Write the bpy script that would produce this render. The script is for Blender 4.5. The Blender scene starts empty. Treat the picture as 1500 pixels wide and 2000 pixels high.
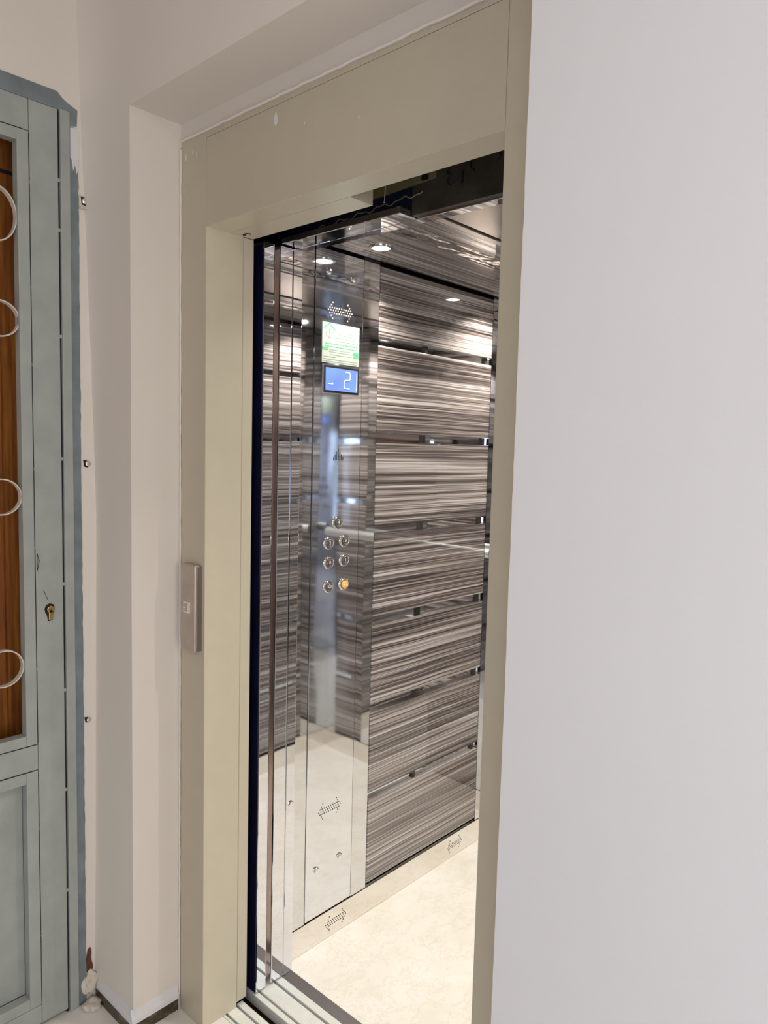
import bpy, bmesh, math, random
from mathutils import Vector, Matrix
random.seed(7)
C = bpy.context.scene.collection
S = bpy.context.scene
PI = math.pi

# ------------------------------------------------------------------ camera
CAM_H = 1.487
F_PX = 1425.6
yaw, pit, rol = math.radians(42.295), math.radians(-4.891), math.radians(1.460)
fw = Vector((-math.sin(yaw)*math.cos(pit), math.cos(yaw)*math.cos(pit), math.sin(pit)))
rt = Vector((math.cos(yaw), math.sin(yaw), 0)); up = rt.cross(fw)
r2 = rt*math.cos(rol) + up*math.sin(rol); u2 = -rt*math.sin(rol) + up*math.cos(rol)
cd = bpy.data.cameras.new('camera'); cam = bpy.data.objects.new('camera', cd); C.objects.link(cam)
M = Matrix.Identity(4)
for i in range(3):
    M[i][0] = r2[i]; M[i][1] = u2[i]; M[i][2] = -fw[i]
M[0][3] = 0; M[1][3] = 0; M[2][3] = CAM_H
cam.matrix_world = M
cd.sensor_fit = 'HORIZONTAL'; cd.sensor_width = 36; cd.lens = F_PX/1500*36; cd.clip_start = .01
S.camera = cam
S.view_settings.view_transform = 'Standard'; S.view_settings.look = 'None'
S.view_settings.gamma = 1; S.view_settings.exposure = 0.0
try: S.view_settings.use_curve_mapping = False
except Exception: pass

# ------------------------------------------------------------------ world and lights
w = bpy.data.worlds.new('world'); S.world = w; w.use_nodes = True
w.node_tree.nodes['Background'].inputs[0].default_value = (.02, .02, .05, 1)
w.node_tree.nodes['Background'].inputs[1].default_value = .1

def area(name, loc, rot, size, power, col, sy=None, shape='SQUARE', spread=PI):
    l = bpy.data.lights.new(name, 'AREA'); l.energy = power; l.color = col; l.size = size
    l.shape = shape
    if sy: l.shape = 'RECTANGLE'; l.size_y = sy
    l.spread = spread
    o = bpy.data.objects.new(name, l); o.location = loc; o.rotation_euler = rot; C.objects.link(o); return o
HALL_P = 12
area('hall_lamp_light', (0.25, -0.65, 2.66), (0, 0, 0), .5, HALL_P, (1, .925, .83), shape='DISK')
area('hall_window_light', (.95, -1.485, 1.10), (math.radians(90), 0, 0), .9, 12.5, (.68, .79, 1), sy=1.1)
area('hall_stair_light', (1.60, .10, 1.25), (0, math.radians(90), 0), 1.3, 14, (1, .90, .76), sy=1.0)
SPOTS = [(-1.405, 1.505), (-1.385, 2.165), (-.56, 1.505), (-.56, 2.16)]
SPOT_P = 4.5
for i, (sx, sy_) in enumerate(SPOTS):
    area('ceiling_spot_light', (sx, sy_, 2.029), (0, 0, 0), .044, SPOT_P, (1, .93, .82), shape='DISK', spread=math.radians(125))

# ------------------------------------------------------------------ materials
def nodes(name):
    m = bpy.data.materials.new(name); m.use_nodes = True
    nt = m.node_tree; return m, nt, nt.nodes['Principled BSDF']
def N(nt, typ, **kw):
    n = nt.nodes.new(typ)
    for k, v in kw.items(): setattr(n, k, v)
    return n
def ramp(nt, stops):
    r = N(nt, 'ShaderNodeValToRGB'); e = r.color_ramp.elements
    while len(e) < len(stops): e.new(.5)
    for i, (p, c) in enumerate(stops): e[i].position = p; e[i].color = (*c, 1)
    return r
def coord(nt, scale, rot=(0, 0, 0)):
    t = N(nt, 'ShaderNodeTexCoord'); mp = N(nt, 'ShaderNodeMapping')
    mp.inputs['Scale'].default_value = scale; mp.inputs['Rotation'].default_value = rot
    nt.links.new(t.outputs['Object'], mp.inputs['Vector']); return mp.outputs[0]
def noise(nt, vec, scale, detail=3, rough=.5):
    n = N(nt, 'ShaderNodeTexNoise'); n.inputs['Scale'].default_value = scale
    n.inputs['Detail'].default_value = detail; n.inputs['Roughness'].default_value = rough
    if vec: nt.links.new(vec, n.inputs['Vector'])
    return n.outputs['Fac']
def bump(nt, b, h, strength, dist):
    n = N(nt, 'ShaderNodeBump'); n.inputs['Strength'].default_value = strength; n.inputs['Distance'].default_value = dist
    nt.links.new(h, n.inputs['Height']); nt.links.new(n.outputs[0], b.inputs['Normal'])
def plain(name, col, rough=.5, metal=0, var=0., vs=6, bs=0., bsc=40, bd=.002, coat=0, spec=.5):
    m, nt, b = nodes(name)
    b.inputs['Roughness'].default_value = rough; b.inputs['Metallic'].default_value = metal
    b.inputs['Coat Weight'].default_value = coat; b.inputs['Specular IOR Level'].default_value = spec
    if var:
        r = ramp(nt, [(.3, [c*(1-var) for c in col]), (.7, [min(1, c*(1+var)) for c in col])])
        nt.links.new(noise(nt, coord(nt, (1, 1, 1)), vs, 5), r.inputs[0]); nt.links.new(r.outputs[0], b.inputs['Base Color'])
    else: b.inputs['Base Color'].default_value = (*col, 1)
    if bs: bump(nt, b, noise(nt, coord(nt, (1, 1, 1)), bsc, 4), bs, bd)
    return m
def emit(name, col, st):
    m, nt, b = nodes(name); b.inputs['Base Color'].default_value = (*col, 1)
    b.inputs['Emission Color'].default_value = (*col, 1); b.inputs['Emission Strength'].default_value = st; return m

plaster = plain('plaster', (.70, .655, .61), .75, var=.015, vs=3, bs=.25, bsc=7, bd=.004)
plaster_smooth_cool_lit = plain('plaster_smooth_cool_lit', (.655, .655, .69), .6, var=.01, vs=4, bs=.1, bsc=9, bd=.002)  # smoother; cool light on the right wall is tinted into the colour
frame_paint = plain('frame_paint', (.475, .43, .335), .38, var=.02, vs=20, bs=.04, bsc=120, bd=.0004)
leaf_lit_frame_paint = plain('leaf_lit_frame_paint', (.60, .55, .43), .35, var=.02, vs=20)  # cream leaf; also the frame paint with light put into its colour
door_paint = plain('door_paint', (.335, .365, .355), .5, var=.08, vs=14, bs=.25, bsc=90, bd=.0012)
door_dark = plain('door_dark_paint', (.17, .205, .225), .6, var=.18, vs=18, bs=.4, bsc=60, bd=.002)
ring_white = plain('ring_white', (.62, .58, .52), .5, var=.05, vs=30)
gap_black = plain('gap_black', (.006, .006, .008), .8)
navy = plain('navy_dark', (.004, .005, .03), .5, var=.4, vs=9)
brass = plain('brass', (.75, .52, .2), .3, 1)
chrome = plain('chrome', (.82, .81, .80), .16, 1)
rail_m = plain('rail_satin', (.95, .95, .96), .28, .8)
brushed = plain('brushed_plate', (.50, .44, .39), .42, .75, var=.10, vs=25)
blackp = plain('black_plastic', (.012, .012, .014), .35)
tile = plain('hall_tile', (.74, .72, .69), .35, var=.08, vs=5)
galv = plain('galvanised', (.085, .075, .062), .45, .6, var=.35, vs=12)
olive_reflect = plain('olive_reflection', (.20, .175, .09), .5, var=.25, vs=30)
marker = plain('marker_ink', (.008, .008, .01), .5)
card = plain('card', (.31, .34, .31), .6, spec=.2)
green = plain('print_green', (.06, .36, .15), .6, spec=.2)
greygreen = plain('print_grey', (.16, .24, .19), .6, spec=.2)
wire = plain('wire', (.35, .30, .12), .5)
rust = plain('rust', (.10, .03, .015), .8, var=.5, vs=60, bs=.6, bsc=120, bd=.003)
rubble = plain('rubble', (.60, .55, .48), .9, var=.15, vs=40, bs=.8, bsc=80, bd=.004)
pit_grime = plain('grime', (.06, .045, .02), .5, .3, var=.8, vs=40, bs=.6, bsc=100, bd=.003)

def steel(name, col=(.78, .80, .85), rough=.025, wav=.10, sc=(3, 3, 1.1), dist=.010):
    m, nt, b = nodes(name)
    b.inputs['Base Color'].default_value = (*col, 1); b.inputs['Metallic'].default_value = 1; b.inputs['Roughness'].default_value = rough
    bump(nt, b, noise(nt, coord(nt, sc), 1.6, 1.5, .4), wav, dist); return m
mirror = steel('mirror_steel')
mirror_wavy = steel('mirror_steel_wavy', col=(.85, .82, .79), rough=.10, wav=.8, sc=(20, 9, 20), dist=.014)
satin = steel('satin_edging', col=(.92, .89, .84), rough=.32, wav=.05)
panel_steel = steel('panel_steel', rough=.05, wav=.14)
mirror_back = steel('mirror_backing', col=(.72, .73, .75), rough=.04, wav=.12)
mirror_plinth = steel('mirror_plinth', col=(.84, .81, .77), rough=.06, wav=.12)
dull_steel = steel('dull_steel', col=(.52, .50, .50), rough=.28, wav=.1)

def laminate(name, axis, cross):
    m, nt, b = nodes(name)
    sc = [1, 1, 1]; 
    t = N(nt, 'ShaderNodeTexCoord')
    # gentle waviness of the grain
    warp = noise(nt, coord(nt, tuple(2.2 if i == axis else .8 for i in range(3))), 2.0, 2)
    ml = N(nt, 'ShaderNodeMath', operation='MULTIPLY'); ml.inputs[1].default_value = .007; nt.links.new(warp, ml.inputs[0])
    cb = N(nt, 'ShaderNodeCombineXYZ'); nt.links.new(ml.outputs[0], cb.inputs[cross])
    ad = N(nt, 'ShaderNodeVectorMath', operation='ADD'); nt.links.new(t.outputs['Object'], ad.inputs[0]); nt.links.new(cb.outputs[0], ad.inputs[1])
    def streak(along, across, detail, off):
        mp = N(nt, 'ShaderNodeMapping')
        s = [.4, .4, .4]; s[axis] = along; s[cross] = across
        mp.inputs['Scale'].default_value = s; mp.inputs['Location'].default_value = (off, off*.7, off*1.3)
        nt.links.new(ad.outputs[0], mp.inputs['Vector'])
        return noise(nt, mp.outputs[0], 1, detail, .6)
    a = streak(.55, 105, 3, 3); c = streak(1.3, 280, 2, 11); d = streak(.5, 11, 2, 5)
    def mix(x, y, f):
        n = N(nt, 'ShaderNodeMix'); n.inputs[0].default_value = f
        nt.links.new(x, n.inputs[2]); nt.links.new(y, n.inputs[3]); return n.outputs[0]
    v = mix(mix(a, c, .50), d, .18)
    r = ramp(nt, [(.39, (.016, .012, .012)), (.45, (.070, .054, .052)), (.495, (.19, .160, .150)), (.54, (.37, .33, .31)), (.60, (.68, .64, .62))])
    nt.links.new(v, r.inputs[0]); nt.links.new(r.outputs[0], b.inputs['Base Color'])
    b.inputs['Roughness'].default_value = .38; b.inputs['Coat Weight'].default_value = 1; b.inputs['Coat Roughness'].default_value = .008
    b.inputs['Coat IOR'].default_value = 1.75
    return m
lam_side = laminate('laminate_side', 1, 2)
lam_rear = laminate('laminate_rear', 0, 2)
lam_ceil = laminate('laminate_ceiling', 1, 0)

m, nt, b = nodes('marble_floor'); marble = m
v1 = noise(nt, coord(nt, (1, 1, 1)), 5, 8, .65); r = ramp(nt, [(.30, (.79, .75, .67)), (.5, (.86, .83, .77)), (.72, (.92, .90, .86))])
nt.links.new(v1, r.inputs[0])
v2 = noise(nt, coord(nt, (1.5, 1, 1), (0, 0, .6)), 7, 10, .75); r3 = ramp(nt, [(.40, (1, 1, 1)), (.50, (1, 1, 1)), (.515, (.80, .73, .63)), (.53, (1, 1, 1)), (.9, (1, 1, 1))])
nt.links.new(v2, r3.inputs[0]); mx = N(nt, 'ShaderNodeMix', data_type='RGBA', blend_type='MULTIPLY'); mx.inputs[0].default_value = .6
nt.links.new(r.outputs[0], mx.inputs[6]); nt.links.new(r3.outputs[0], mx.inputs[7]); nt.links.new(mx.outputs[2], b.inputs['Base Color'])
b.inputs['Roughness'].default_value = .28

m, nt, b = nodes('dark_marble_skirting'); dark_marble = m
v1 = noise(nt, coord(nt, (1, 1, 1)), 38, 8, .7)
r = ramp(nt, [(.34, (.01, .009, .006)), (.5, (.05, .038, .02)), (.62, (.13, .10, .06)), (.68, (.55, .50, .44))])
nt.links.new(v1, r.inputs[0]); nt.links.new(r.outputs[0], b.inputs['Base Color']); b.inputs['Roughness'].default_value = .35

m, nt, b = nodes('wood_door'); wood = m
v1 = noise(nt, coord(nt, (8, 24, 1.2)), 3.5, 6, .65); r = ramp(nt, [(.30, (.15, .042, .008)), (.5, (.27, .088, .015)), (.68, (.40, .155, .03))])
nt.links.new(v1, r.inputs[0]); nt.links.new(r.outputs[0], b.inputs['Base Color']); b.inputs['Roughness'].default_value = .4

m, nt, b = nodes('ribbed_aluminium'); alu = m
b.inputs['Base Color'].default_value = (.90, .92, .90, 1); b.inputs['Metallic'].default_value = .35; b.inputs['Roughness'].default_value = .36

# ------------------------------------------------------------------ mesh helpers
def bx(bm, x0, x1, y0, y1, z0, z1, mi=0):
    vs = [bm.verts.new((x, y, z)) for x in (x0, x1) for y in (y0, y1) for z in (z0, z1)]
    for f in ((0, 1, 3, 2), (4, 6, 7, 5), (0, 4, 5, 1), (2, 3, 7, 6), (0, 2, 6, 4), (1, 5, 7, 3)):
        bm.faces.new([vs[i] for i in f]).material_index = mi
def prism(bm, pts, axis, a, b_, mi=0):
    """closed outline pts (2-D) extruded along axis from a to b_"""
    def P(p, t):
        q = [0, 0, 0]; o = [i for i in range(3) if i != axis]; q[o[0]] = p[0]; q[o[1]] = p[1]; q[axis] = t; return q
    A = [bm.verts.new(P(p, a)) for p in pts]; B = [bm.verts.new(P(p, b_)) for p in pts]; n = len(pts)
    fs = [bm.faces.new(A), bm.faces.new(B)] + [bm.faces.new((A[i], A[(i+1) % n], B[(i+1) % n], B[i])) for i in range(n)]
    for f in fs: f.material_index = mi
def disc_cyl(bm, c, r, axis, a, b_, n=24, mi=0, ry=None):
    ry = ry or r
    prism(bm, [(c[0]+r*math.cos(2*PI*i/n), c[1]+ry*math.sin(2*PI*i/n)) for i in range(n)], axis, a, b_, mi)
def tube(bm, pts, r, n=10, closed=False, mi=0):
    pts = [Vector(p) for p in pts]; rings = []
    L = len(pts)
    for i, p in enumerate(pts):
        a = pts[(i-1) % L] if (closed or i > 0) else p
        b_ = pts[(i+1) % L] if (closed or i < L-1) else p
        t = (b_-a).normalized(); ref = Vector((0, 0, 1)) if abs(t.z) < .9 else Vector((0, 1, 0))
        s = t.cross(ref).normalized(); q = s.cross(t)
        rings.append([bm.verts.new(p + s*r*math.cos(2*PI*k/n) + q*r*math.sin(2*PI*k/n)) for k in range(n)])
    for i in range(L if closed else L-1):
        A, B = rings[i], rings[(i+1) % L]
        for k in range(n): bm.faces.new((A[k], A[(k+1) % n], B[(k+1) % n], B[k])).material_index = mi
    if not closed:
        bm.faces.new(rings[0]); bm.faces.new(rings[-1])
def lathe(bm, prof, c, n=28, mi=0):
    """prof (radius, x offset): solid of revolution about +x through c"""
    rings = [[bm.verts.new((c[0]+h, c[1]+r*math.cos(2*PI*k/n), c[2]+r*math.sin(2*PI*k/n))) for k in range(n)] for r, h in prof]
    for A, B in zip(rings, rings[1:]):
        for k in range(n): bm.faces.new((A[k], A[(k+1) % n], B[(k+1) % n], B[k])).material_index = mi
    bm.faces.new(rings[0]).material_index = mi; bm.faces.new(rings[-1]).material_index = mi
def world_loc(p):
    v = Vector((0, 0, 0))
    while p: v += p.location; p = p.parent
    return v
def obj(name, bm, mats, parent=None, bev=0, smooth=False, loc=None):
    bmesh.ops.recalc_face_normals(bm, faces=bm.faces)
    off = Vector(loc) if loc else world_loc(parent)
    bmesh.ops.translate(bm, verts=bm.verts, vec=-off)
    me = bpy.data.meshes.new(name); bm.to_mesh(me); bm.free()
    for mm in (mats if isinstance(mats, (list, tuple)) else [mats]): me.materials.append(mm)
    o = bpy.data.objects.new(name, me); C.objects.link(o)
    if parent: o.parent = parent; o.location = off - world_loc(parent)
    else: o.location = off
    if smooth:
        for p in me.polygons: p.use_smooth = True
        try: me.set_sharp_from_angle(angle=math.radians(35))
        except Exception: pass
    if bev:
        md = o.modifiers.new('bevel', 'BEVEL'); md.width = bev; md.segments = 2; md.limit_method = 'ANGLE'; md.harden_normals = False
    return o
def box(name, d, mat, parent=None, bev=0, loc=None):
    bm = bmesh.new(); bx(bm, *d); return obj(name, bm, mat, parent, bev, loc=loc)
def tag(o, label=None, cat=None, group=None, kind=None):
    if label: o['label'] = label
    if cat: o['category'] = cat
    if group: o['group'] = group
    if kind: o['kind'] = kind
    return o
def thing(name, loc, label=None, cat=None, group=None, kind=None):
    o = bpy.data.objects.new(name, None); o.empty_display_size = .05; C.objects.link(o); o.location = loc
    return tag(o, label, cat, group, kind)
def text_mesh(s, size, yc, zc, x, depth, mi=0):
    """letters standing on the plane x = const, read from +x; returns bmesh"""
    cu = bpy.data.curves.new('t', 'FONT'); cu.body = s; cu.size = size; cu.extrude = depth; cu.align_x = 'CENTER'; cu.align_y = 'CENTER'
    o = bpy.data.objects.new('t', cu); C.objects.link(o)
    dg = bpy.context.evaluated_depsgraph_get(); me = bpy.data.meshes.new_from_object(o.evaluated_get(dg))
    bm = bmesh.new(); bm.from_mesh(me); bpy.data.meshes.remove(me); bpy.data.objects.remove(o); bpy.data.curves.remove(cu)
    for v in bm.verts: px, py, pz = v.co; v.co = (x+pz, yc+px, zc+py)
    for f in bm.faces: f.material_index = mi
    return bm
def merge(bm, other):
    me = bpy.data.meshes.new('m'); other.to_mesh(me); other.free(); bm.from_mesh(me); bpy.data.meshes.remove(me)

# ------------------------------------------------------------------ key planes
XW = -1.79      # left hall wall
YW = .87        # hall wall that holds the lift
RX0, RX1, RZ = -1.60, -.55, 2.248     # recess round the lift
YF = 1.0        # face of the lift frame
XJ = -1.49      # jamb reveal
XO = -.675      # right side of the opening
ZO = 1.993      # head of the opening
XC = -1.522     # inner face of the car's left wall
XR = -.44       # inner face of its right wall
YR = 2.45       # inner face of its rear wall
ZC = 2.04
ST = 'structure'

# ------------------------------------------------------------------ hall shell
bm = bmesh.new(); bx(bm, -2.1, 1.75, -1.6, 1.062, -.12, 0); tag(obj('floor', bm, tile), kind=ST)
bm = bmesh.new(); bx(bm, -2.0, 1.75, -1.6, 1.145, 2.75, 2.87); tag(obj('ceiling', bm, plaster), kind=ST)
bm = bmesh.new(); bx(bm, 1.62, 1.75, -1.6, YW, 0, 2.75)
tag(obj('wall_right', bm, plaster_smooth_cool_lit), kind=ST)
bm = bmesh.new(); bx(bm, -1.79, 1.62, -1.6, -1.5, 0, 2.75); tag(obj('wall_back', bm, plaster), kind=ST)
# wall_left with the doorway cut out (y -.07 .. .818, z 0 .. 2.305)
bm = bmesh.new()
bx(bm, -2.0, XW, -1.6, -.115, 0, 2.75); bx(bm, -2.0, XW, .815, YW+.1, 0, 2.75); bx(bm, -2.0, XW, -.115, .815, 2.275, 2.75)
tag(obj('wall_left', bm, plaster), kind=ST)
# wall_front: one slab with the recess, its left end bulging slightly
bm = bmesh.new()
ys = [(0, .862), (.05, .862), (.4, .868), (.8, .872), (1.3, .877), (1.5, .872), (1.7, .866), (2.0, .856), (2.2, .848), (2.5, .839), (2.75, .838)]
cols = []
for z, ye in ys:
    row = []
    for k in range(9):
        t = k/8; x = XW + (RX0-XW)*t
        y = YW + (ye-YW)*(1-t)**3
        row.append(bm.verts.new((x, y, z)))
    cols.append(row)
for A, B in zip(cols, cols[1:]):
    for k in range(8): bm.faces.new((A[k], A[k+1], B[k+1], B[k]))
for f in bm.faces: f.smooth = True
bx(bm, XW-.1, RX0, YW+.012, 1.10, 0, 2.75)            # body of the left pier
for (a, b_) in ((0, 2.75),):
    v = [bm.verts.new(p) for p in ((RX0, YW, 0), (RX0, YW+.012, 0), (RX0, YW+.012, 2.75), (RX0, YW, 2.75))]; bm.faces.new(v)
bx(bm, RX1, 1.75, YW, 1.14, 0, 2.75)
bx(bm, RX0, RX1, YW, 1.14, RZ, 2.75)
bx(bm, RX0, RX1, YF+.002, 1.14, 2.195, RZ)
o = tag(obj('wall_front', bm, plaster), kind=ST)
# right part of that wall: same paint, cool light tinted into its colour
o.data.materials.append(plaster_smooth_cool_lit)
for p in o.data.polygons:
    if p.center.x > RX1-.001: p.material_index = 1
# ragged plaster bead where wall meets the frame
bm = bmesh.new()
def bead(p0, p1, n, r, jit, ax):
    pts = []
    for i in range(n+1):
        p = Vector(p0).lerp(Vector(p1), i/n); p[ax] += random.uniform(-jit, jit); pts.append(p)
    tube(bm, pts, r, 6)
bead((-1.5965, .9995, .04), (-1.5965, .9995, 2.19), 120, .0030, .0009, 0)
bead((-1.59, .998, 2.207), (-.56, .998, 2.203), 90, .0035, .0010, 2)
bead((RX1-.0002, YW+.0015, 0), (RX1-.0002, YW+.0015, 2.5), 160, .0016, .0005, 0)
tag(obj('trim_1', bm, plaster, smooth=True), kind=ST)
# sloping plaster fillet above the stone skirting
bm = bmesh.new()
prism(bm, [(YW+.002, .038), (YW-.010, .034), (YW-.009, .045), (YW+.002, .07)], 0, XW+.01, RX0+.004)
prism(bm, [(RX0-.002, .038), (RX0+.010, .033), (RX0+.009, .045), (RX0-.002, .07)], 1, YW-.008, YF-.004)
tag(obj('trim_2', bm, plaster_smooth_cool_lit, bev=.002), kind=ST)
# stone skirting
bm = bmesh.new(); bx(bm, XW+.004, RX0+.006, YW-.008, YW+.01, 0, .036)
tag(obj('baseboard_front', bm, dark_marble, bev=.001), kind=ST)
bm = bmesh.new(); bx(bm, RX0-.01, RX0+.0065, YW-.0075, YF-.006, 0, .035)
tag(obj('baseboard_recess', bm, dark_marble, bev=.001), kind=ST)
# lift shaft behind the wall
bm = bmesh.new()
bx(bm, -2.75, -2.65, 1.14, 3.1, -.9, 2.9); bx(bm, .55, .65, 1.14, 3.1, -.9, 2.9); bx(bm, -2.75, .65, 3.0, 3.1, -.9, 2.9)
bx(bm, -2.75, .65, 1.141, 3.1, 2.9, 3.0); bx(bm, -2.75, .65, 1.14, 3.1, -1.0, -.9); bx(bm, -2.75, -1.925, 1.06, 1.14, -.9, 2.9)
bx(bm, -2.1, .65, 1.03, 1.10, -.9, -.06)
tag(obj('wall_shaft', bm, navy), kind=ST)

# ------------------------------------------------------------------ left door (metal security door before a wooden one)
d1 = thing('door_1', (XW, .35, 0), kind=ST)
d1['label'] = 'blue-grey metal security door with white scroll grille in the left wall'
bm = bmesh.new()
X0 = XW-.03
bx(bm, X0, XW+.004, .795, .818, 0, 2.267); bx(bm, X0, XW+.004, -.118, -.095, 0, 2.267)
obj('door_frame', bm, door_paint, d1, .0015)
bm = bmesh.new()
def ragged(bm, yin, yout, z0, z1, n, jit, x0, x1):
    pts = [(yin, z0)] + [(yin, z1)]
    for i in range(n+1):
        z = z1 + (z0-z1)*i/n
        pts.append((yout + random.uniform(-jit, jit), z))
    prism(bm, [(p[0], p[1]) for p in pts], 0, x0, x1)
ragged(bm, .816, .839, 0, 2.235, 150, .0009, X0, XW+.0012)
prism(bm, [(-.14, 2.265), (-.14, 2.305), (.790, 2.305), (.803, 2.292), (.822, 2.283), (.838, 2.277), (.836, 2.24), (.816, 2.235), (.816, 2.265)], 0, X0, XW+.0013)
obj('frame_edge', bm, door_dark, d1)['label'] = 'darker roughly painted edge of the door frame'
# chalky bare patch near the top of the frame
bm = bmesh.new(); prism(bm, [(.8195, 2.165), (.8195, 2.232), (.839, 2.236), (.8385, 2.14), (.834, 2.128), (.831, 2.15), (.826, 2.135), (.823, 2.158)], 0, XW, XW+.002)
obj('filler_patch', bm, plaster_smooth_cool_lit, d1)['label'] = 'white filler patch'
# dark slit between leaf and frame, broken where paint bridges it
bm = bmesh.new(); bx(bm, X0+.01, XW-.004, .788, .796, 0, 2.262)
obj('gap', bm, gap_black, d1)
bm = bmesh.new()
for z in (2.10, 1.985, 1.735, 1.44, 1.13, .86, .60, .33):
    bx(bm, XW-.005, XW-.0005, .7885, .7965, z, z+.008)
obj('paint_bridge', bm, door_paint, d1)
# leaf
lf = box('door_leaf', (X0, XW, .7245, .7905, 0.01, 2.265), door_paint, d1, .0012)
bm = bmesh.new()
YL = -.09
bx(bm, X0, XW, YL, -.02, .01, 2.265)
bx(bm, X0, XW, -.02, .7235, 2.195, 2.265); bx(bm, X0, XW, -.02, .7235, .679, .742); bx(bm, X0, XW, -.02, .7235, .01, .06)
obj('door_rail', bm, door_paint, d1, .0012)
def bead_frame(name, y0, y1, z0, z1, wd):
    bm = bmesh.new(); a, b_ = X0+.004, XW+.0015
    bx(bm, a, b_, y1-wd, y1, z0, z1); bx(bm, a, b_, y0, y0+wd, z0, z1)
    bx(bm, a, b_, y0+wd, y1-wd, z0, z0+wd); bx(bm, a, b_, y0+wd, y1-wd, z1-wd, z1)
    return obj(name, bm, door_paint, d1, .0012)
bead_frame('window_bead', -.018, .7225, .744, 2.193, .026)
bead_frame('panel_bead', -.018, .7225, .062, .677, .028)
# dark hairlines beside the beads, as broken slits in the paint
bm = bmesh.new()
zz = .745
while zz < 2.19:
    L = random.uniform(.15, .3); bx(bm, XW-.003, XW+.0003, .7224, .7246, zz, min(2.19, zz+L)); zz += L+.008
for y0_, y1_ in ((.55, .63), (.635, .72)): bx(bm, XW-.003, XW+.0003, y0_, y1_, .7415, .744); bx(bm, XW-.003, XW+.0003, y0_, y1_-.004, .677, .6792); bx(bm, XW-.003, XW+.0003, y0_, y1_-.01, 2.1932, 2.1952)
bx(bm, XW-.003, XW+.0003, .60, .78, 2.2652, 2.268)
zz = .07
while zz < .66: L = random.uniform(.15, .3); bx(bm, XW-.003, XW+.0003, .7224, .7244, zz, min(.67, zz+L)); zz += L+.008
obj('seam', bm, gap_black, d1)
# pressed pyramid panel
bm = bmesh.new()
y0, y1, z0, z1 = .01, .6945, .09, .649
xo, xi = X0+.002, XW-.004
O_ = [bm.verts.new((xo, y, z)) for y, z in ((y0, z0), (y1, z0), (y1, z1), (y0, z1))]
I_ = [bm.verts.new((xi, y, z)) for y, z in ((y0+.16, z0+.16), (y1-.16, z0+.16), (y1-.16, z1-.16), (y0+.16, z1-.16))]
for k in range(4): bm.faces.new((O_[k], O_[(k+1) % 4], I_[(k+1) % 4], I_[k]))
bm.faces.new(I_)
bx(bm, X0-.012, X0-.004, y0-.01, y1+.02, z0-.02, z1+.02)
obj('pressed_panel', bm, door_paint, d1)
# lock
lk = obj('lock_cylinder', (lambda b_: (disc_cyl(b_, (.757, 1.076), .0085, 0, XW, XW+.007, 20), bx(b_, XW, XW+.007, .7525, .7625, 1.050, 1.074), b_)[-1])(bmesh.new()), brass, d1, .001)
bm = bmesh.new(); bx(bm, XW+.0068, XW+.0075, .7555, .759, 1.072, 1.0745); bx(bm, XW+.0068, XW+.0075, .7565, .7575, 1.068, 1.078)
obj('keyhole', bm, gap_black, lk)
bm = bmesh.new(); prism(bm, [(.744, 1.078), (.748, 1.087), (.757, 1.090), (.767, 1.086), (.7685, 1.074), (.765, 1.062), (.764, 1.048), (.752, 1.046), (.750, 1.060), (.746, 1.068)], 0, XW-.002, XW+.001)
obj('lock_cutout', bm, gap_black, d1)
# scratches in the paint beside the lock
bm = bmesh.new()
for p in (((.728, 1.173), (.728, 1.215)), ((.728, 1.173), (.733, 1.20)), ((.742, 1.125), (.752, 1.10)), ((.733, 1.195), (.729, 1.215))):
    tube(bm, [(XW+.0012, *p[0]), (XW+.0012, *p[1])], .0006, 4)
obj('scratch', bm, gap_black, d1)
# scroll rings and the bar that carries them
bar = box('grille_bar', (XW-.026, XW-.014, .595, .608, .75, 2.18), ring_white, d1, .001)
def ring(yc, zc, ry, rz):
    bm = bmesh.new(); n = 40; t = .0028
    A = []
    for k in range(n):
        a = 2*PI*k/n; c_, s_ = math.cos(a), math.sin(a)
        A.append([bm.verts.new((XW-.022+dx, yc+(ry+dr)*c_, zc+(rz+dr)*s_)) for dx, dr in ((0, 0), (.016, 0), (.016, -t), (0, -t))])
    for k in range(n):
        P, Q = A[k], A[(k+1) % n]
        for j in range(4): bm.faces.new((P[j], P[(j+1) % 4], Q[(j+1) % 4], Q[j]))
    return obj('grille_ring', bm, ring_white, d1, smooth=True)
for yc, zc, ry, rz in ((.652, 1.997, .046, .062), (.6545, 1.764, .046, .042), (.653, 1.354, .046, .043), (.651, .945, .046, .045)):
    ring(yc, zc, ry, rz)
# wooden door behind
d2 = thing('door_2', (-1.93, .35, 0), kind=ST); d2['label'] = 'brown wooden flat door behind the blue-grey grille door'
box('door_leaf', (-1.97, -1.92, -.1, .80, .01, 2.28), wood, d2)
bm = bmesh.new(); bx(bm, -1.92, -1.912, .648, .70, .02, 2.13); bx(bm, -1.92, -1.908, .60, .648, .02, 2.13)
obj('moulding', bm, wood, d2, .003)
bm = bmesh.new(); bx(bm, -1.92, -1.914, -.1, .8, 2.135, 2.28); bx(bm, -1.92, -1.918, -.1, .8, 2.127, 2.1355, 1)
obj('door_head', bm, [wood, gap_black], d2)
bm = bmesh.new(); prism(bm, [(.53, .93), (.56, .92), (.565, 1.16), (.55, 1.175), (.53, 1.17)], 0, -1.912, -1.885)
obj('handle_plate', bm, blackp, d2, .004)
bm = bmesh.new(); bx(bm, -2.08, -2.0, -.3, 1.0, 0, 2.75); tag(obj('wall_lobby', bm, plaster), kind=ST)

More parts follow.
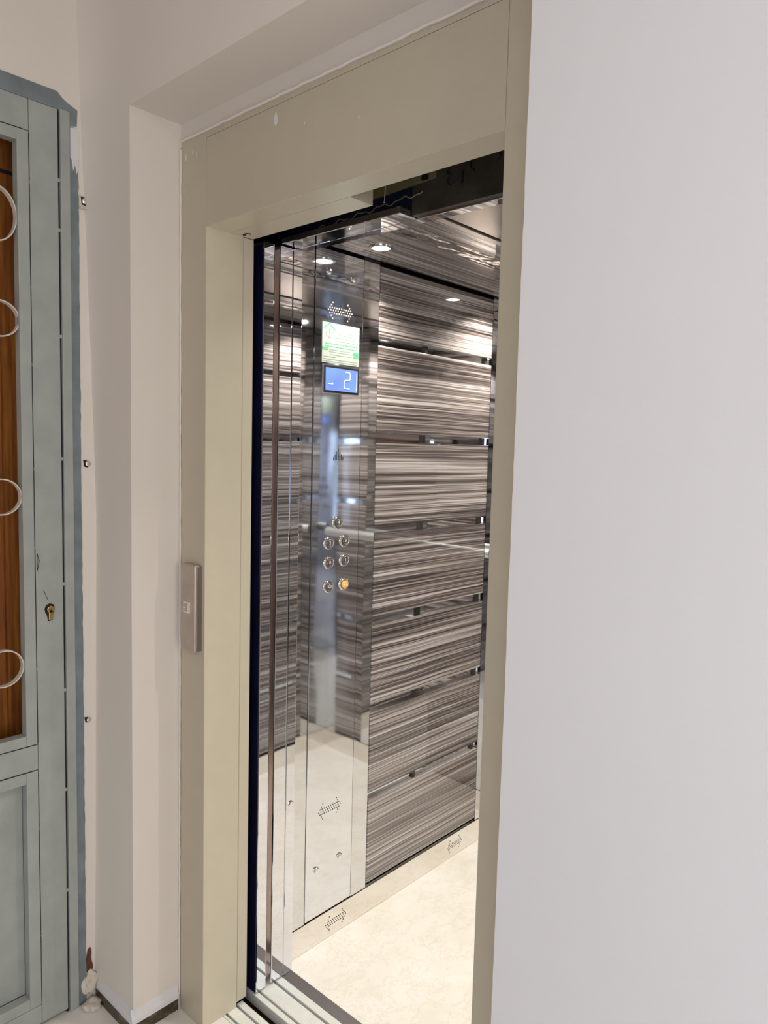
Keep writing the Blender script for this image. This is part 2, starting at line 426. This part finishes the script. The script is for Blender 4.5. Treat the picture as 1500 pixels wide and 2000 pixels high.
# ------------------------------------------------------------------ anchors and damage beside the door
def anchor(z, label, y=.851, s=1.0, plate=True):
    t = thing('frame_anchor', (XW, y, z), label, 'anchor')
    if plate:
        bm = bmesh.new(); bx(bm, XW, XW+.004, y-.012, y+.018, z-.017, z+.012); bx(bm, XW, XW+.012, y-.012, y+.018, z-.0195, z-.017)
        obj('plate', bm, ring_white, t, .0006)
    bm = bmesh.new(); lathe(bm, [(.0075*s, .004), (.0075*s, .006), (.004*s, .0075)], (XW, y+.002, z), 14)
    obj('screw_head', bm, chrome, t)
    bm = bmesh.new()
    pts = [(y-.011*s+random.uniform(0, .003), z+.010*s), (y+.002, z+.008*s), (y+.008*s, z+.001), (y+.004*s, z-.011*s), (y-.006*s, z-.009*s)]
    prism(bm, pts, 0, XW+.0038 if plate else XW-.001, XW+.0045 if plate else XW+.0018)
    obj('hole', bm, gap_black, t)
    return t
anchor(2.070, 'cream screw plate beside the top of the blue-grey door frame')
anchor(1.433, 'broken plaster hole with a screw head halfway up the door frame', .852, .9, False)
anchor(.773, 'small chipped screw hole low beside the blue-grey door frame', .848, .75, False)
bm = bmesh.new()
prism(bm, [(.840, .085), (.839, .118), (.843, .146), (.850, .15), (.853, .138), (.851, .12), (.856, .10), (.857, .088), (.848, .082)], 0, XW, XW+.003)
tag(obj('rust_patch', bm, rust), 'reddish brown rusty hole at the foot of the corner', 'rust patch')
bm = bmesh.new(); bmesh.ops.create_icosphere(bm, subdivisions=3, radius=.02)
for v in bm.verts:
    n_ = 1+.28*math.sin(v.co.x*210+v.co.z*160)*math.cos(v.co.y*190); v.co *= n_; v.co.x *= .55; v.co.z *= 1.5
    v.co += Vector((XW+.006, .848, .055))
tag(obj('plaster_lump', bm, rubble, smooth=True), 'lumpy dab of dried white plaster at the foot of the corner', 'plaster')
bm = bmesh.new(); bmesh.ops.create_icosphere(bm, subdivisions=3, radius=.024)
for v in bm.verts:
    v.co *= 1+.25*math.sin(v.co.x*150)*math.cos(v.co.y*170+v.co.z*120); v.co.z *= .5; v.co += Vector((XW+.03, .842, .008))
tag(obj('rubble_chip', bm, rubble, smooth=True), 'grey-white chunk of mortar on the floor by the corner', 'rubble')

# ------------------------------------------------------------------ landing frame of the lift
fr = thing('elevator_door_frame', (-1.08, YF, 0), 'beige painted steel door frame around the lift opening', 'door frame')
box('left_jamb', (-1.592, XJ-.0008, YF, 1.105, 0, 2.205), frame_paint, fr)['label'] = 'left jamb strip of the frame'
bm = bmesh.new(); bx(bm, XJ-.03, XJ, YF+.0006, 1.105, 0, ZO+.001); obj('jamb_return_lit', bm, leaf_lit_frame_paint, fr)  # same paint as the jamb, paler: light on the return painted in
bm = bmesh.new(); bx(bm, XJ-.0005, XO+.0005, YF, 1.066, ZO, 2.19); obj('header', bm, frame_paint, fr, .001)
bm = bmesh.new(); bx(bm, XJ, XO, YF+.0008, 1.0655, ZO-.0006, ZO+.002); obj('header_return_lit', bm, leaf_lit_frame_paint, fr)  # thin skin under the header, light on the soffit painted in
bm = bmesh.new(); bx(bm, XJ-.001, XO, YF, 1.105, 2.1905, 2.205); obj('head_strip', bm, frame_paint, fr)
box('right_jamb', (XO+.0012, RX1-.001, YF, 1.105, 0, 2.205), frame_paint, fr, .001)
cs = bmesh.new(); bx(cs, XJ, -1.085, 1.067, 1.134, ZO-.001, 2.03); hb = obj('header_channel', cs, leaf_lit_frame_paint, fr, .0008)
bm = bmesh.new(); disc_cyl(bm, (-1.466, 1.098), .0125, 2, ZO-.0022, ZO-.0005, 20, 0, .008); so = obj('slot', bm, gap_black, hb)
bm = bmesh.new(); disc_cyl(bm, (-1.462, 1.099), .006, 2, ZO-.0045, ZO-.0018, 14); obj('screw', bm, chrome, hb)
# white smear and specks on the paint
bm = bmesh.new()
for (x, z, s) in ((-1.24, 2.165, .011), (-1.575, 2.165, .006), (-1.545, 2.17, .004), (-1.53, 2.163, .004), (-1.583, 2.09, .004), (-.998, 2.10, .003), (-1.15, 2.13, .002)):
    prism(bm, [(x+s*.5*math.cos(a)*random.uniform(.6, 1.2), z+s*1.3*math.sin(a)*random.uniform(.6, 1.2)) for a in [2*PI*k/9 for k in range(9)]], 1, YF-.0007, YF+.001)
obj('paint_fleck', bm, plaster_smooth_cool_lit, fr)

# retracted landing door leaf: only its painted leading edge shows
ld = thing('landing_door', (-1.9, 1.12, 0), 'cream landing door slid open behind the left jamb', 'sliding door')
box('door_leaf', (-1.90, XJ-.0015, 1.1065, 1.1385, .012, 1.992), leaf_lit_frame_paint, ld, .0012)
box('gap_shade_back', (-1.90, XJ-.0035, 1.1386, 1.1410, .012, 1.985), navy, ld)  # dark sheet: shade of the gap painted onto the leaf's back
box('edge_strip', (XJ-.0019, XJ-.0007, 1.1075, 1.1090, .014, 1.991), leaf_lit_frame_paint, ld)

# call plate
cp = thing('call_panel', (-1.535, YF, 1.09), 'brushed steel call plate with one square button on the left jamb', 'call button')
bm = bmesh.new(); bx(bm, -1.567, -1.505, .981, YF-.0002, .981, 1.197)
obj('housing', bm, brushed, cp, .0045)
bm = bmesh.new(); bx(bm, -1.5045, -1.501, .985, YF, .984, 1.194); obj('side_edge', bm, plain('side_metal', (.32, .27, .26), .35, .8), cp, .0015)
bm = bmesh.new(); bx(bm, -1.551, -1.524, .9792, .9815, 1.076, 1.104); bt = obj('button_bezel', bm, chrome, cp, .0008)
bm = bmesh.new(); bx(bm, -1.547, -1.528, .9775, .9800, 1.080, 1.100); bb = obj('button', bm, brushed, bt, .001)
bm = bmesh.new()
pts = [(-1.5375+.006*math.cos(a), .9772, 1.090+.006*math.sin(a)) for a in [2*PI*k/20 for k in range(20)]]
tube(bm, pts, .0007, 5, True); obj('button_ring', bm, chrome, bt)

# landing sill
ls = thing('landing_sill', (-1.08, 1.10, 0), 'ribbed aluminium threshold of the landing with dark grooves', 'door sill')
def ribbed(bm, x0, x1, y0, y1, z, n):
    d = (y1-y0)/n
    pts = [(y0, z-.03), (y1, z-.03)]
    for i in range(n, 0, -1):
        a = y0+d*i; pts += [(a, z-.0012), (a-.25*d, z), (a-.75*d, z)]
    pts.append((y0, z-.0012))
    prism(bm, pts, 0, x0, x1)
for a, b_, n in ((1.064, 1.0705, 2), (1.0775, 1.1065, 7), (1.1135, 1.1315, 4)):
    bm = bmesh.new(); ribbed(bm, -1.50, -.66, a, b_, 0.0, n); obj('tread', bm, alu, ls)
bm = bmesh.new(); bx(bm, -1.50, -.66, 1.064, 1.1315, -.034, -.031); bx(bm, -1.50, -.66, 1.0705, 1.0775, -.031, -.012); bx(bm, -1.50, -.66, 1.1065, 1.1135, -.031, -.012); obj('groove', bm, gap_black, ls)

# ------------------------------------------------------------------ the car
car = thing('elevator_car', (-.98, 1.87, 0), 'mirror steel lift car with zebra-grain panels seen through the opening', 'elevator')
bm = bmesh.new(); bx(bm, -1.56, -.40, 1.2975, 2.5, -.05, 0); obj('car_floor', bm, marble, car)['label'] = 'cream marble-look floor'
# wall shell: polished steel backing
bm = bmesh.new(); bx(bm, -1.58, XC-.016, 1.30, 2.55, .0, 2.13); bx(bm, XC-.017, XC, 1.2985, 1.3675, 0.088, 2.13); bx(bm, XC-.017, XC, 2.231, 2.4495, .088, 2.13)
bx(bm, XC-.017, XC, 1.5615, 1.6285, .088, 2.13)
obj('left_wall', bm, mirror_back, car)['label'] = 'polished steel wall behind the zebra-grain panels'
bm = bmesh.new(); bx(bm, XR+.016, -.38, 1.30, 2.55, 0, 2.13); bx(bm, XR, XR+.017, 1.30, 1.45, .088, 2.13); bx(bm, XR, XR+.017, 2.29, 2.4495, .088, 2.13)
obj('right_wall', bm, mirror_back, car)
bm = bmesh.new(); bx(bm, -1.58, -.38, YR+.014, 2.55, 0, 2.13); bx(bm, -1.522, -1.365, YR, YR+.015, .088, 2.13); bx(bm, -1.105, -.70, YR, YR+.015, .088, 2.13); bx(bm, -.52, XR, YR, YR+.015, .088, 2.13)
obj('rear_wall', bm, mirror_back, car)
# front return on the right of the opening
bm = bmesh.new(); bx(bm, XO+.012, -.38, 1.262, 1.2985, 0, 2.13); obj('front_return', bm, mirror, car)
bm = bmesh.new(); bx(bm, -1.9, XJ-.0065, 1.2652, 1.2980, 0, 2.0); fc = obj('front_column', bm, mirror, car, .001)
# plinths
bm = bmesh.new(); bx(bm, XC-.01, XC+.0015, 1.2985, 2.4495, .0005, .0855); pl = obj('kick_plate', bm, mirror_plinth, car, .0008)
pl['label'] = 'polished steel kick plate along the left wall'
bm = bmesh.new(); bx(bm, XR-.0015, XR+.01, 1.2985, 2.4495, .0005, .0855); pr = obj('kick_plate', bm, mirror_plinth, car)
bm = bmesh.new(); bx(bm, XC+.002, XR-.002, YR-.0015, YR+.01, .0005, .0855); pb = obj('kick_plate', bm, mirror_plinth, car)
def arrow(yc, zc, wd, hg, x, parent, name='vent_holes', mat=gap_black, r=.0021, tw=None):
    """double-headed arrow of small round holes"""
    bm = bmesh.new(); dy, dz = wd/10, hg/6
    P = [(-5, 0), (-4.4, 1), (-3.8, 2), (-3.2, 3), (-4.4, -1), (-3.8, -2), (-3.2, -3)]
    P += [(-a, b_) for a, b_ in P]
    P += [(k-4, 0) for k in range(9)] + [(k-3.5, 1) for k in range(8)] + [(k-3.5, -1) for k in range(8)]
    for a, b_ in P: disc_cyl(bm, (yc+a*dy, zc+b_*dz), r, 0, x-.002, x+.0003, 8)
    return obj(name, bm, mat, parent)
arrow(1.498, .043, .085, .042, XC+.0015, pl); arrow(2.103, .045, .085, .042, XC+.0015, pl)
arrow(1.85, .043, .085, .042, XR-.0019, pr)
# zebra laminate panels
ZP = [(1.824, 2.030), (1.537, 1.799), (1.2505, 1.511), (.967, 1.2265), (.688, .9385), (.400, .659), (.100, .373)]
labs = 'polished zebra-grain panel'
for z0, z1 in ZP:
    bm = bmesh.new(); bx(bm, XC-.016, XC+.001, 1.6315, 2.2275, z0, z1); obj('wall_panel', bm, lam_side, car, .0012)
for z0, z1 in ZP:
    bm = bmesh.new(); bx(bm, XR-.001, XR+.016, 1.452, 2.288, z0, z1); obj('wall_panel', bm, lam_side, car, .0012)
for xa, xb in ((-1.362, -1.108), (-.698, -.523)):
    for z0, z1 in ZP:
        bm = bmesh.new(); bx(bm, xa, xb, YR-.001, YR+.014, z0, z1); obj('wall_panel', bm, lam_rear, car, .0012)
# little clips seen in the slots
for (a, _), (_, d_) in zip(ZP, ZP[1:]):
    for y in (1.86, 2.20): box('panel_clip', (XC-.0158, XC-.008, y, y+.014, d_+.0005, a-.0005), galv, car)
# ceiling
bm = bmesh.new(); bx(bm, -1.58, -.38, 1.28, 2.55, 2.075, 2.13); obj('ceiling_plate', bm, mirror_wavy, car)
for xa, xb in ((-1.505, -1.292), (-1.222, -1.135), (-.83, -.743), (-.673, -.456)):
    bm = bmesh.new(); bx(bm, xa, xb, 1.318, 2.44, ZC, ZC+.014); obj('ceiling_slat', bm, lam_ceil, car, .001)
for xa, xb in ((-1.2915, -1.2225), (-.7425, -.6735)):
    bm = bmesh.new(); bx(bm, xa, xb, 1.318, 2.44, ZC+.002, ZC+.012); obj('ceiling_strip', bm, mirror_wavy, car)
bm = bmesh.new(); bx(bm, -1.108, -.852, 1.318, 2.44, ZC+.001, ZC+.010); obj('ceiling_panel', bm, steel('ceiling_steel', (.60, .57, .53), .22, .3), car, .001)
bm = bmesh.new(); bx(bm, -1.1345, -1.1160, 1.318, 2.44, ZC-.003, ZC+.014); obj('ceiling_edging', bm, satin, car, .0008)
bm = bmesh.new(); bx(bm, -1.520, -1.506, 1.31, 2.44, ZC+.004, ZC+.02); obj('shadow_gap', bm, gap_black, car)
lens = emit('lamp_lens', (1, .95, .86), 26)
for sx, sy_ in SPOTS:
    bm = bmesh.new(); n = 28
    R_ = [[bm.verts.new((sx+r*math.cos(2*PI*k/n), sy_+r*math.sin(2*PI*k/n), z)) for k in range(n)] for r, z in ((.036, ZC+.001), (.035, ZC-.0035), (.026, ZC-.0045), (.024, ZC+.001))]
    for A, B in zip(R_, R_[1:]):
        for k in range(n): bm.faces.new((A[k], A[(k+1) % n], B[(k+1) % n], B[k]))
    so = obj('ceiling_spotlight', bm, chrome, car, smooth=True)
    bm = bmesh.new(); disc_cyl(bm, (sx, sy_), .0245, 2, ZC-.0030, ZC-.001, 24); obj('lens', bm, lens, so)
# door header and its retracted-door cover
bm = bmesh.new(); bx(bm, -1.50, -.60, 1.2802, 1.310, 2.0, 2.13); hd = obj('door_header', bm, mirror, car, .0014)
bm = bmesh.new(); bx(bm, -1.490, -1.090, 1.224, 1.2798, 2.0005, 2.016); obj('header_plate', bm, mirror, car, .0014)
# operator box over the doorway with chalk and marker scribbles
bm = bmesh.new(); bx(bm, -1.088, -.40, 1.262, 1.2795, 2.004, 2.40); op = obj('operator_beam', bm, galv, car); op['label'] = 'dark dusty beam with marker scribbles'
bm = bmesh.new(); bx(bm, -1.9, -1.090, 1.262, 1.2795, 2.02, 2.40); obj('motor_housing', bm, navy, car)
bm = bmesh.new(); prism(bm, [(-1.30, 2.057), (-1.02, 2.070), (-1.02, 2.12), (-1.30, 2.11)], 1, 1.258, 1.2615); bx(bm, -1.02, -.5, 1.256, 1.2615, 2.094, 2.12); obj('bracket', bm, olive_reflect, op)  # olive band: reflection of the lintel painted as a strip, no real bracket
def stroke(pts, r=.0021):
    bm = bmesh.new()
    # points measured on the beam face
    q = []
    for a, b_ in zip(pts, pts[1:]):
        for t in (0, .25, .5, .75): q.append(Vector(a).lerp(Vector(b_), t))
    q.append(Vector(pts[-1])); tube(bm, [(p[0], 1.2612, p[1]) for p in q], r, 6); obj('scribble', bm, marker, op)
stroke([(-.972, 2.083), (-.985, 2.086), (-.992, 2.076), (-.985, 2.068), (-.977, 2.068), (-.986, 2.066), (-.99, 2.055), (-.98, 2.045), (-.965, 2.047), (-.953, 2.056)])
stroke([(-.949, 2.068), (-.951, 2.043)], .003)
stroke([(-.962, 2.088), (-.935, 2.096), (-.912, 2.088)]); stroke([(-.932, 2.096), (-.930, 2.070), (-.920, 2.062)])
stroke([(-.895, 2.103), (-.885, 2.098), (-.862, 2.092)]); stroke([(-.862, 2.092), (-.858, 2.076), (-.870, 2.066)])
stroke([(-1.13, 2.083), (-1.10, 2.088), (-1.085, 2.078)]); stroke([(-1.15, 2.078), (-1.11, 2.084)])
box('black_stop', (-1.056, -1.040, 1.254, 1.262, 2.070, 2.086), marker, op)
bm = bmesh.new()
pts = []
for i in range(60):
    t = i/59; x = -1.45+.40*t; pts.append((x, 1.252, 2.022+.022*t+.0035*math.sin(x*95)+.002*math.sin(x*210)))
tube(bm, pts, .0011, 6)
tag(obj('cable', bm, wire, smooth=True), 'thin wavy yellowish wire above the car door header', 'cable')
bm = bmesh.new(); tube(bm, [(-1.112, 1.20, 2.055), (-1.137, 1.225, 2.036)], .0007, 5); tube(bm, [(-1.138, 1.226, 2.035), (-1.139, 1.227, 2.033)], .0022, 6)
tag(obj('loose_thread', bm, ring_white), 'short pale thread hanging beside the end of the header channel', 'thread')

# car sill
cs_ = thing('car_sill', (-1.08, 1.22, 0), 'ribbed aluminium sill of the lift car with two dark grooves', 'door sill')
for a, b_, n in ((1.165, 1.180, 3), (1.187, 1.232, 10), (1.240, 1.2625, 5)):
    bm = bmesh.new(); ribbed(bm, -1.70, -.55, a, b_, 0.0, n); obj('tread', bm, alu, cs_)
bm = bmesh.new(); bx(bm, -1.70, -.55, 1.165, 1.2625, -.034, -.031); bx(bm, -1.70, -.55, 1.180, 1.187, -.031, -.014); bx(bm, -1.70, -.55, 1.232, 1.240, -.031, -.014); obj('groove', bm, gap_black, cs_)
box('threshold_plate', (-1.70, -.55, 1.2635, 1.2968, -.03, .0005), dull_steel, cs_, .0006)
box('apron', (-1.70, -.55, 1.1655, 1.175, -.6, -.036), pit_grime, cs_)

# car door panels, slid open: their mirror leading edges show
for (ya, yb, lab) in ((1.1690, 1.2035, 'outer mirror steel sliding car door panel nearest the landing'), (1.2205, 1.2640, 'inner mirror steel sliding car door panel with a key lock')):
    t = thing('car_door_panel', (-1.7, (ya+yb)/2, 0), lab, 'sliding door', 'telescopic car door panels')
    bm = bmesh.new(); bx(bm, -1.92, XJ, ya, yb, .004, 1.998); obj('leaf', bm, mirror, t, .0022)
    if ya < 1.2: box('gap_shade_front', (-1.92, XJ-.0022, ya-.0015, ya-.0001, .004, 1.99), navy, t)  # added navy sheet, paints the gap's shade over the panel front
    if ya > 1.2:
        bm = bmesh.new(); bx(bm, -1.60, XJ-.004, yb+.0002, 1.2650, .006, 1.998); obj('inner_seal', bm, dull_steel, t)
    else:
        bm = bmesh.new(); bx(bm, -1.60, XJ-.022, yb+.001, 1.2195, .006, 1.998); obj('brush_seal', bm, plain('seal_brown', (.62, .46, .38), .16, 1), t)
# the column edge flush with the doors carries the lock
bm = bmesh.new(); bx(bm, XJ-.03, XJ-.0003, 1.2652, 1.2975, .0015, 1.998); ce = obj('column_edge', bm, mirror, car, .0015)
bm = bmesh.new(); lathe(bm, [(.0085, 0), (.0085, .002), (.0060, .003)], (XJ, 1.2835, .5), 20); kl = obj('key_lock', bm, chrome, ce)

# ------------------------------------------------------------------ control panel
XP = XC+.002
pn = thing('control_panel', (XP, 1.463, .09), 'tall mirror steel car control panel with round buttons and blue display', 'control panel')
bm = bmesh.new(); bx(bm, XC-.014, XP, 1.3695, 1.5592, .0915, 2.035); fp = obj('face_plate', bm, panel_steel, pn, .0016)
bm = bmesh.new(); bx(bm, XC-.015, XC-.006, 1.3676, 1.5614, .0885, 2.036); obj('seam', bm, gap_black, pn)
def bolt(y, z):
    bm = bmesh.new(); lathe(bm, [(.0095, 0), (.0095, .003), (.0075, .0062), (.003, .0075)], (XP, y, z), 20); return obj('bolt', bm, chrome, pn, smooth=True)
for y, z in ((1.42, 1.975), (1.517, 1.971), (1.411, .239), (1.508, .244)): bolt(y, z)
arrow(1.466, 1.872, .092, .044, XP, pn, 'vent_arrow', plain('hole_ring', (.55, .45, .35), .4, .5), .0022)
arrow(1.462, .412, .088, .046, XP, pn, 'vent_arrow')
# loudspeaker slots in a cone
bm = bmesh.new()
for k in range(7):
    dy = (k-3)*.0062; hgt = .034-.008*abs(k-3)
    bx(bm, XP-.001, XP+.0004, 1.469+dy-.0011, 1.469+dy+.0011, 1.452, 1.452+hgt)
obj('speaker_slots', bm, gap_black, pn)
btn_face = plain('button_face', (.22, .21, .20), .25, .7)
glyph = plain('glyph_white', (.85, .85, .84), .4)
amber = emit('amber', (.85, .45, .10), .35)
def button(y, z, s, face=btn_face, lab=None):
    bm = bmesh.new()
    lathe(bm, [(.0188, 0), (.0188, .0035), (.0172, .0060), (.0150, .0064), (.0136, .0045), (.0136, .002)], (XP, y, z), 32)
    b_ = obj('button', bm, chrome, pn, smooth=True)
    if lab: b_['label'] = lab
    bm = bmesh.new(); lathe(bm, [(.0108, .002), (.0108, .0066), (.0100, .0074)], (XP, y, z), 28); obj('button_face', bm, face, b_, smooth=True)
    bm = bmesh.new(); lathe(bm, [(.0136, .0018), (.0136, .0030), (.0109, .0032)], (XP, y, z), 28); obj('groove_ring', bm, brushed, b_)
    if s == 'bell' or s == 'alarm':
        bm = bmesh.new(); x = XP+.0078
        pts = [(x, y+a, z+c_+.001) for a, c_ in ((-.005, -.003), (-.0035, -.001), (-.003, .003), (0, .0055), (.003, .003), (.0035, -.001), (.005, -.003))]
        tube(bm, pts, .0007, 5, True); tube(bm, [(x, y-.001, z-.0045), (x, y+.001, z-.0045)], .0008, 5)
        if s == 'bell':
            for q in (-1, 1): tube(bm, [(x, y+q*.0062, z+.004), (x, y+q*.0072, z+.001), (x, y+q*.0066, z-.002)], .0005, 5)
    else:
        bm = text_mesh(s, .0135, y, z+.0012, XP+.0077, .0004)
        for dy in (-.0016, .0016): bx(bm, XP+.0075, XP+.0082, y+dy-.0006, y+dy+.0006, z-.0076, z-.0064)
    obj('symbol', bm, glyph, b_)
    return b_
for y, z, s in ((1.469, 1.272, '4'), (1.4365, 1.2145, '2'), (1.499, 1.217, '3'), (1.438, 1.157, '0'), (1.500, 1.1595, '1')): button(y, z, s)
button(1.438, 1.088, 'bell', lab='lowest left button with a bell sign'); button(1.500, 1.088, 'alarm', amber, 'button with an amber lit face')
# display
bm = bmesh.new(); bx(bm, XP, XP+.0022, 1.4015, 1.5465, 1.6395, 1.7215); db = obj('display_bezel', bm, [chrome], pn, .001)
bm = bmesh.new(); bx(bm, XP+.001, XP+.0026, 1.405, 1.543, 1.643, 1.718); obj('display_surround', bm, blackp, db)
m, nt, b = nodes('display_blue'); 
g = N(nt, 'ShaderNodeValToRGB'); g.color_ramp.elements[0].color = (.13, .22, .80, 1); g.color_ramp.elements[1].color = (.22, .44, .92, 1)
g.color_ramp.elements[0].position = .3; g.color_ramp.elements[1].position = .7
nt.links.new(noise(nt, coord(nt, (1, 1, 1)), 9, 1), g.inputs[0]); nt.links.new(g.outputs[0], b.inputs['Emission Color']); b.inputs['Emission Strength'].default_value = .9
b.inputs['Base Color'].default_value = (.05, .08, .2, 1)
bm = bmesh.new(); bx(bm, XP+.0012, XP+.0036, 1.411, 1.5375, 1.6495, 1.7125); sc_ = obj('screen', bm, m, db)
digit_m = emit('digit', (.75, .88, 1), 1.2)
bm = bmesh.new(); x = XP+.0039
tube(bm, [(x, 1.487, 1.7045), (x, 1.503, 1.7045), (x, 1.5065, 1.700), (x, 1.5065, 1.686), (x, 1.503, 1.6825), (x, 1.486, 1.6815), (x, 1.4825, 1.678), (x, 1.4825, 1.662), (x, 1.486, 1.6585), (x, 1.505, 1.6585)], .0014, 6)
obj('screen_digit', bm, digit_m, db); bm = bmesh.new()
tube(bm, [(x, 1.5335, 1.706), (x, 1.5335, 1.654)], .0008, 5); obj('screen_bar', bm, digit_m, db); bm = bmesh.new()
tube(bm, [(x, 1.421, 1.668), (x, 1.430, 1.667)], .0008, 5); tube(bm, [(x, 1.4335, 1.668), (x, 1.437, 1.668)], .0022, 6)
obj('screen_mark', bm, digit_m, db)
# notice sticker
sk = thing('notice_sticker', (XP, 1.47, 1.73), 'white card sticker with green house logo stuck above the blue display', 'sticker')
bm = bmesh.new(); bx(bm, XP+.0002, XP+.0012, 1.3975, 1.5435, 1.7255, 1.8365); obj('card', bm, card, sk)
bm = bmesh.new(); x0, x1 = XP+.0011, XP+.0016
def seg(p, q, r): 
    d = Vector((q[0]-p[0], q[1]-p[1])); n = Vector((-d.y, d.x)).normalized()*r
    prism(bm, [(p[0]+n.x, p[1]+n.y), (q[0]+n.x, q[1]+n.y), (q[0]-n.x, q[1]-n.y), (p[0]-n.x, p[1]-n.y)], 0, x0, x1)
seg((1.402, 1.820), (1.424, 1.834), .0016); seg((1.4235, 1.834), (1.4475, 1.818), .0016); obj('logo_roof', bm, green, sk)
for d in ((1.3980, 1.4200, 1.7605, 1.7685), (1.5190, 1.5410, 1.7560, 1.7640), (1.5190, 1.5410, 1.7480, 1.7535)): box('green_block', (x0, x1, *d), green, sk)
for z in (1.7795, 1.7715):
    y = 1.408; bm = bmesh.new()
    while y < 1.532: L = random.uniform(.004, .011); bx(bm, x0, x1, y, y+L, z-.001, z+.001); y += L+.0022
    obj('print_line', bm, green, sk)
bm = bmesh.new()
pts = []
for k in range(16):
    a = math.radians(200+k*320/15-90); pts.append((1.4245+.0135*math.cos(a), 1.8100+.0135*math.sin(a)))
for p, q in zip(pts, pts[1:]): seg(p, q, .0006)
for p, q in (((1.4245, 1.820), (1.4245, 1.802)), ((1.4205, 1.816), (1.4245, 1.820)), ((1.4285, 1.816), (1.4245, 1.820)), ((1.4185, 1.811), (1.4305, 1.811))): seg(p, q, .0006)
obj('logo_mark', bm, greygreen, sk)
for z, ya, yb in ((1.822, 1.462, 1.52), (1.813, 1.456, 1.53), (1.806, 1.460, 1.525), (1.797, 1.452, 1.535), (1.789, 1.455, 1.532), (1.763, 1.424, 1.515), (1.757, 1.424, 1.515), (1.7495, 1.43, 1.512), (1.743, 1.405, 1.45), (1.736, 1.403, 1.535), (1.730, 1.403, 1.535)):
    y = ya; bm = bmesh.new()
    while y < yb: L = random.uniform(.003, .009); bx(bm, x0, x1, y, min(yb, y+L), z-.0009, z+.0009); y += L+.002
    obj('print_line', bm, greygreen, sk)

# handrail on the rear wall
bm = bmesh.new(); tube(bm, [(-1.44, 2.395, 1.09), (-.50, 2.395, 1.09)], .021, 24); hr = obj('handrail', bm, rail_m, car, smooth=True)
hr['label'] = 'polished tube handrail on the rear wall, mirrored in the panels'
for x in (-1.36, -.58):
    bm = bmesh.new(); tube(bm, [(x, 2.4, 1.09), (x, 2.449, 1.09)], .008, 12); obj('bracket', bm, chrome, hr, smooth=True)

# ------------------------------------------------------------------ hall lamp and window that light the place
hl = thing('ceiling_lamp', (.25, -.65, 2.75), 'round white ceiling lamp of the hall', 'lamp')
bm = bmesh.new(); disc_cyl(bm, (.25, -.65), .30, 2, 2.70, 2.75, 40); obj('base', bm, plaster_smooth_cool_lit, hl, .004)
bm = bmesh.new(); disc_cyl(bm, (.25, -.65), .27, 2, 2.67, 2.70, 40); obj('diffuser', bm, emit('diffuser', (1, .95, .88), 2.0), hl, .004)
bm = bmesh.new(); bx(bm, .45, 1.45, -1.502, -1.488, .50, 1.70); tag(obj('window_1', bm, emit('daylight_pane', (.72, .85, 1), 1.6)), kind=ST)
bm = bmesh.new()
for d in ((.40, .45, .45, 1.75), (1.45, 1.50, .45, 1.75), (.45, 1.45, .45, .50), (.45, 1.45, 1.70, 1.75), (.93, .97, .50, 1.70)): bx(bm, d[0], d[1], -1.5, -1.47, d[2], d[3])
tag(obj('trim_3', bm, plaster_smooth_cool_lit), kind=ST)
bm = bmesh.new(); bx(bm, 1.606, 1.622, -.42, .62, .58, 1.92); tag(obj('window_2', bm, emit('warm_pane', (1, .88, .72), 1.2)), kind=ST)
bm = bmesh.new()
for d in ((-.47, -.42, .53, 1.97), (.62, .67, .53, 1.97), (-.42, .62, .53, .58), (-.42, .62, 1.92, 1.97)): bx(bm, 1.59, 1.62, *d)
tag(obj('trim_4', bm, plaster_smooth_cool_lit), kind=ST)
